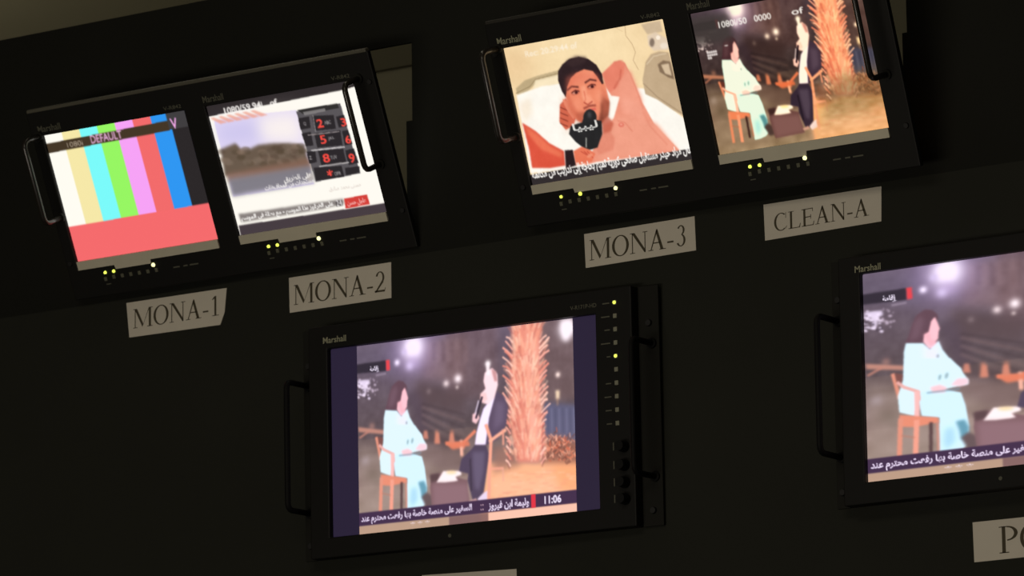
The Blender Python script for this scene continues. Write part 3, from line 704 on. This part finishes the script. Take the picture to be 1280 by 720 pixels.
def dual_unit(origin, yaw, tilt, roll, Wd, H, gap, xl, xr, pics, leds, label, handle_x, brand_on):
    t = holder('dual_rack_monitor', origin, yaw, tilt, roll)
    tag(t, label, 'monitor', 'twin-screen monitors tilted out of the upper frame')
    t['label'] = label
    tot = 2 * Wd + gap
    top = H + .031; bot = -.036
    # front face with two display openings; the openings leave the lit area free
    plate('front_bezel', M_BEZEL, t, xl, xr, bot, top, -.003, .004,
          [(0, Wd, 0, H), (Wd + gap, tot, 0, H)], .0012)
    one_box('casing', M_EAR, t, xl + .045, xr - .045, .0045, .055, bot + .012, top - .012, .002)
    one_box('top_edge_glint', M_EDGE_FAINT if brand_on[0] else M_EDGE_GLINT, t, xl + .002, xr - .002, -.0036, .004, top - .0014, top + .0026, .0008)  # thin strip carrying the painted catch light
    for i in (0, 1):
        x0 = i * (Wd + gap)
        p = picture('display', pics[i], t, x0, x0 + Wd, 0, H, .001)
        # grey strip below the picture with the raised tab over the buttons
        bm = bmesh.new()
        h = .062 * H; a, b = x0 + .258 * Wd, x0 + .515 * Wd
        pr = [(x0 + .0005, h), (x0 + .0005, 0), (a, 0), (a + .001, -.0052), (b - .001, -.0052), (b, 0), (x0 + Wd - .0005, 0), (x0 + Wd - .0005, h)]
        f = bm.faces.new([bm.verts.new((x, -.0036, z)) for x, z in pr])
        r = bmesh.ops.extrude_face_region(bm, geom=[f])
        for e in r['geom']:
            if isinstance(e, bmesh.types.BMVert): e.co.y += .0042
        s = link_mesh('lower_strip', bm, M_STRIP, t); s['label'] = 'grey strip below the picture'
        for k in range(7):
            bx = x0 + .0373 + k * .01285; bz = -.0142 + (-.0012 if k == 0 else 0)
            one_box('button', M_BTND, t, bx - .0021, bx + .0021, -.0045, -.0025, bz - .0024, bz + .0024, .0006)
        one_box('button_print', M_PRINT2, t, x0 + .036, x0 + .043, -.0034, -.0029, -.0225, -.0214)
        for j, (k, r_) in enumerate(leds[i]):
            l = disc('indicator_lamp', M_LEDW if j == 2 else M_LED, t, x0 + .0388 + k * .01285, -.0074, -.0028, -.0046, r_, 12, .8)
            l['label'] = 'lit yellow-green indicator lamp'
        for a, b in ((.655, .70), (.725, .755), (.77, .83)):
            one_box('model_print', M_PRINT2, t, x0 + a * Wd, x0 + b * Wd, -.0033, -.0028, -.0152, -.0136)
        text_mesh('brand_lettering', 'Marshall', M_PRINT if brand_on[i] else M_PRINT2, t, x0 - .004 if i == 0 else x0 + .0, x0 + .030, H + .0045, H + .0125, -.0031, .01)
        text_mesh('format_lettering', 'V-R842', M_PRINT2, t, x0 + Wd - .028, x0 + Wd - .002, H + .004, H + .0085, -.0031, .01)
    handle(t, handle_x[0], .0675, .1700, .038 - .004, -.003)
    handle(t, handle_x[1], .0675, .1700, .038 - .004, -.003)
    for x in (xl + .007, xr - .007):
        for z in (.01, H - .005):
            disc('rack_screw', M_SCREW, t, x, z, -.0028, -.005, .0035, 12, .8)
    return t

bars, key, man, night = paint_bars(), paint_keypad(), paint_man(), paint_night()
clean = sample(night, 288, 216, lambda u: u * 1.0, lambda v: v, lambda r: r)
# fit of the clean feed to the same picture (it shows a little more around the scene)
fS4 = homography([(861.4, 16), (1076.5, -20), (900.7, 205.4), (1115.4, 170.3)])
marks = [((504, 494), (919, 62)), ((560, 594), (981, 130)), ((608, 453), (997, 24.6)), ((660, 575), (1056, 112)), ((521, 636), (952, 177))]
A_ = np.array([FB1(*a) for a, b in marks]); B_ = np.array([fS4(*b) for a, b in marks])
ku = np.polyfit(B_[:, 0], A_[:, 0], 1); kv = np.polyfit(B_[:, 1], A_[:, 1], 1)
def warm(r):
    r = np.clip((r - .36) * 1.32 + .225, 0, 1); r = r * .86 + .14 * r.mean(2, keepdims=True)
    return np.clip(r * np.array([1.04, .98, .88]), 0, 1)
tagless = night
clean = sample(tagless, 288, 216, lambda u: np.polyval(ku, u), lambda v: np.polyval(kv, v), warm)
# the clean feed carries no channel tag, only its own status line
clean.comp(clean.blur(clean.down(clean.mask(np.array([(0, .03), (.22, .03), (.22, .22), (0, .22)]) * (288, 216))), 5), (62, 54, 52), .9)
for k in range(12):
    clean.ell(.055 + .012 * (k % 5), .27 + .018 * (k // 5), .007, .009, (236, 226, 220), .9, .6)
clean.ell(.17, .245, .012, .005, (220, 210, 200), .8, .6)
clean.uvpoly([(.72, .58), (1, .54), (1, .80), (.62, .84)], (134, 108, 70), .6, 8); clean.uvpoly([(.60, .84), (1, .78), (1, .95), (.50, .95)], (226, 166, 124), .5, 7); clean.noise(26, 4, 21, sx=2.0, region=(np.arange(216)[:, None] > 118) * (np.arange(288)[None] > 170))
clean.text('1080i/50   0000', .15, .085, .46, .128, (255, 250, 240), .9, .02, .5); clean.text('of', .58, .085, .65, .128, (255, 250, 240), .9, .02, .5)
clean.uvpoly([(0, .945), (1, .945), (1, 1), (0, 1)], (40, 34, 30))
clean.a = clean.blur(clean.a, .45)
night_tickers(night)
def violet(r): return np.clip(r * np.array([1.0, .97, 1.03]) + .01, 0, 1)
wide = sample(night, 448, 280, lambda u: u * .93, lambda v: v, violet)
four3 = sample(night, 352, 272, lambda u: u, lambda v: v, violet)

L3 = [(0, .0021), (1, .0021), (5.65, .0026)]
L3b = [(0, .0019), (2.1, .0024), (5.95, .0024)]
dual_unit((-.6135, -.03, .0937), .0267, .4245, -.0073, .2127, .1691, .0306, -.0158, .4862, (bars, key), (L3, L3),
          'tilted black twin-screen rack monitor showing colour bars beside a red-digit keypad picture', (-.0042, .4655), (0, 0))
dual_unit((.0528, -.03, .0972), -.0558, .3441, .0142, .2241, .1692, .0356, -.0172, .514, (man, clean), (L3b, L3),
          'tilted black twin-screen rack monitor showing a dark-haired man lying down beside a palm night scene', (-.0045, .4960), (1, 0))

def big_monitor(origin, yaw, tilt, roll, Wd, H, pic, inset, label):
    t = holder('broadcast_monitor', origin, yaw, tilt, roll); tag(t, label, 'monitor', 'large single-screen monitors on the lower panel')
    plate('front_bezel', M_BEZEL, t, -.0268, .4117, -.0235, .2475, -.006, .012, [(0, Wd, 0, H)], .0015)
    one_box('casing', M_EAR, t, .03, .35, .0125, .075, .02, .2, .003)
    one_box('rack_ear', M_EAR, t, -.0435, -.0272, .008, .0115, -.0235, .2475, .0006)
    one_box('rack_ear', M_EAR, t, .4121, .4385, .008, .0115, -.0235, .2475, .0006)
    if inset:
        d = one_box('display_border', M_BACK, t, 0, Wd, .0015, .003, 0, H); d['label'] = 'dark violet side bars of the display'
        picture('display', pic, t, inset[0], inset[1], .0006, H - .0006, .0010)
    else:
        picture('display', pic, t, 0, Wd, 0, H, .0010)
    handle(t, -.0358, .032, .1815, .046, .008, M_ROD2); handle(t, .4295, .0315, .1815, .046, .008, M_ROD2)
    for k in range(10):
        bz = .2302 - k * .01517
        b = one_box('button', M_BTN, t, .3884, .3932, -.0075, -.0055, bz - .0026, bz + .0026, .0006)
        if k in (0, 4):
            l = disc('indicator_lamp', M_LED, b, .3908, bz, -.0074, -.0086, .0021, 12, .8); l['label'] = 'lit yellow-green button lamp'
        if k not in (5,):
            w_ = (.009, .011, .007, .012, .005, 0, .007, .009, .008, .007)[k]
            one_box('button_print', M_PRINT2, t, .3835 - w_, .3835, -.0064, -.0059, bz - .0006, bz + .0008)
    for k, z in enumerate((.0665, .0455, .0262, .0075)):
        n = disc('control_knob', M_KNOB, t, .3985, z, -.0055, -.019, .0066, 20, .86)
        one_box('knob_print', M_PRINT2, t, .3838, .3852, -.0064, -.0059, z - .003, z + .006)
    text_mesh('brand_lettering', 'Marshall', M_PRINT, t, -.0055, .0268, .2272 + (H - .222) * .35, .2345 + (H - .222) * .35, -.0061, .012)
    text_mesh('format_lettering', 'V-R171P-HD', M_PRINT2, t, .332, .3665, .2278, .2325, -.0061, .01)
    disc('logo_badge', M_PRINT2, t, .165, -.0125, -.0058, -.0064, .0022, 14)
    for x in (-.0353, .4262):
        for z in (.205, -.006): disc('rack_screw', M_SCREW, t, x, z, .0085, .005, .0042, 12, .8)
    return t
big_monitor((-.23477, -.03, -.26933), .0384, .0164, .0015, .3643, .2207, four3, (.0368, .3303),
            'large black monitor with handles below MONA-2 label, showing woman, man and palm trunk')
big_monitor((.48002, -.03, -.27733), 0, 0, 0, .3646, .2280, wide, None,
            'large black monitor cut by right photo edge, showing woman in pale suit')

# ------------------------------------------------------------------ paper labels with serif capitals
def ring(a0, a1, rx, ry, tx, ty, cx, cy, n=28):
    """arc of a round letter, thick at the sides and thin at top and bottom"""
    P = []
    for k in range(n):
        t0 = math.radians(a0 + (a1 - a0) * k / n); t1 = math.radians(a0 + (a1 - a0) * (k + 1) / n)
        P.append([(cx + rx * math.cos(t0), cy + ry * math.sin(t0)), (cx + rx * math.cos(t1), cy + ry * math.sin(t1)),
                  (cx + (rx - tx) * math.cos(t1), cy + (ry - ty) * math.sin(t1)), (cx + (rx - tx) * math.cos(t0), cy + (ry - ty) * math.sin(t0))])
    return P
def rc(x0, x1, y0, y1): return [(x0, y0), (x1, y0), (x1, y1), (x0, y1)]
def dg(x0, x1, w, y0=0, y1=1): return [(x0, y0), (x0 + w, y0), (x1 + w, y1), (x1, y1)]
S_, N_, E_ = .145, .055, .035                             # stem, hairline, serif
GL = {
 'M': (1.32, [rc(.12, .12 + N_, 0, 1), rc(1.05, 1.05 + S_, 0, 1), [(.10, 1), (.27, 1), (.70, .16), (.62, .02)], [(.62, .02), (.70, .16), (1.10, 1), (1.05, 1)],
              rc(.02, .29, 0, E_), rc(.94, 1.30, 0, E_), rc(.02, .24, 1 - E_, 1), rc(1.05, 1.30, 1 - E_, 1)]),
 'O': (1.08, ring(0, 360, .50, .52, .155, .05, .54, .5)),
 'N': (1.08, [rc(.14, .14 + N_, 0, 1), rc(.88, .88 + N_, 0, 1), [(.12, 1), (.30, 1), (.94, .10), (.92, -.02), (.86, 0)], rc(.02, .31, 0, E_), rc(.02, .25, 1 - E_, 1), rc(.78, 1.06, 1 - E_, 1)]),
 'A': (1.06, [[(.13, 0), (.19, 0), (.55, .92), (.53, 1.02), (.50, 1.02)], [(.74, 0), (.91, 0), (.56, 1.02), (.50, 1.02), (.47, .86)], rc(.30, .72, .33, .33 + N_),
              rc(.02, .31, 0, E_), rc(.66, 1.04, 0, E_)]),
 'L': (.92, [rc(.15, .15 + S_, 0, 1), rc(.03, .80, 0, E_ + .01), rc(.03, .42, 1 - E_, 1), [(.74, 0), (.82, 0), (.88, .25), (.84, .25)]]),
 'E': (.93, [rc(.15, .15 + S_, 0, 1), rc(.03, .82, 0, E_ + .01), rc(.03, .80, 1 - E_ - .01, 1), rc(.25, .66, .49, .49 + N_), rc(.63, .67, .38, .64),
             [(.78, 0), (.84, 0), (.89, .24), (.85, .24)], [(.76, 1), (.81, 1), (.81, .79), (.78, .79)]]),
 'C': (1.0, ring(52, 308, .48, .52, .15, .05, .53, .5) + [rc(.84, .88, .68, 1.0), [(.80, .10), (.84, .07), (.94, .22), (.92, .24)]]),
 'P': (.84, [rc(.15, .15 + S_, 0, 1), rc(.03, .43, 0, E_), rc(.03, .36, 1 - E_, 1)] + ring(-90, 90, .44, .275, .15, .05, .36, .725)),
 '-': (.50, [rc(.07, .43, .25, .335)]),
 '1': (.72, [rc(.32, .32 + S_ * .9, 0, 1.02), rc(.18, .62, 0, E_), [(.16, .86), (.18, .83), (.34, .90), (.34, 1.02)]]),
 '2': (.75, ring(-38, 165, .27, .31, .12, .05, .37, .72) + [[(.05, 0), (.14, 0), (.60, .50), (.49, .57)], rc(.05, .66, 0, .095), [(.62, .0), (.66, 0), (.72, .2), (.69, .2)]]),
 '3': (.75, ring(-75, 155, .22, .24, .11, .05, .37, .78) + ring(-155, 80, .27, .30, .12, .05, .36, .29)),
 'G': (1.1, ring(52, 330, .50, .52, .15, .05, .55, .5) + [rc(.84, .98, 0, .42), rc(.72, 1.08, .42 - E_, .42)]),
}
def paper_label(text, quad, cap, tx0, tx1, base, label):
    """quad: four (or five) outline points x,z on the cladding, counter-clockwise from bottom left"""
    cx = min(p[0] for p in quad); cz = min(p[1] for p in quad)
    Y0, Y1 = -.0006, -.0001
    bm = bmesh.new()
    f = bm.faces.new([bm.verts.new((x - cx, Y1, z - cz)) for x, z in quad])
    r = bmesh.ops.extrude_face_region(bm, geom=[f])
    for e in r['geom']:
        if isinstance(e, bmesh.types.BMVert): e.co.y = Y0
    o = link_mesh('paper_label', bm, M_PAPER); o.location = (cx, 0, cz + BASE)
    tag(o, label, 'label', 'paper name labels on the black panel')
    bl, br, tl = quad[0], quad[1], quad[-1]
    ux = Vector((br[0] - bl[0], 0, (base[1] - base[0]))) ; wd = ux.length; ux = Vector((1, 0, (base[1] - base[0]) / (tx1 - tx0)))
    tot = sum(GL[c][0] for c in text)
    kx = (tx1 - tx0) / tot
    bm = bmesh.new(); x = 0
    for c in text:
        w, polys = GL[c]
        for p in polys:
            vs_ = []
            for a, b in p:
                X = tx0 + (x + a) * kx; Z = base[0] + (base[1] - base[0]) * (x + a) / tot + b * cap
                vs_.append(bm.verts.new((X - cx, Y0 - .00012, Z - cz)))
            try: bm.faces.new(vs_)
            except ValueError: pass
        x += w
    l = link_mesh('lettering', bm, M_INK, o)
    return o
paper_label('MONA-1', [(-.5603, .0086), (-.4215, .0076), (-.4150, .022), (-.4117, .0511), (-.5650, .0515)], .0235, -.5545, -.4210, (.0187, .0195),
            'white paper label reading MONA-1 with a cut lower right corner, below colour bars')
paper_label('MONA-2', [(-.3178, .0095), (-.1698, .0093), (-.1698, .0517), (-.3188, .0516)], .0238, -.3120, -.1770, (.0180, .0182),
            'white paper label reading MONA-2 below the keypad picture screen')
paper_label('MONA-3', [(.1020, .0103), (.2498, .0118), (.2487, .0507), (.1004, .0496)], .0235, .1070, .2390, (.0180, .0190),
            'white paper label reading MONA-3 below the screen with the lying man')
paper_label('CLEAN-A', [(.3402, .0110), (.4887, .0132), (.4900, .0520), (.3392, .0517)], .0195, .3515, .4740, (.0195, .0218),
            'white paper label reading CLEAN-A below the palm scene screen')
paper_label('PC-1', [(.5906, -.3700), (.7280, -.3700), (.7280, -.3279), (.5900, -.3272)], .0285, .6205, .7100, (-.3635, -.3635),
            'white paper label cut by the right photo edge, starting with letter P')
paper_label('PC-2', [(-.1305, -.3640), (.0016, -.3655), (.0015, -.3236), (-.1300, -.3190)], .0270, -.1050, -.0140, (-.3560, -.3585),
            'white paper label at the bottom photo edge, only its top corner showing')
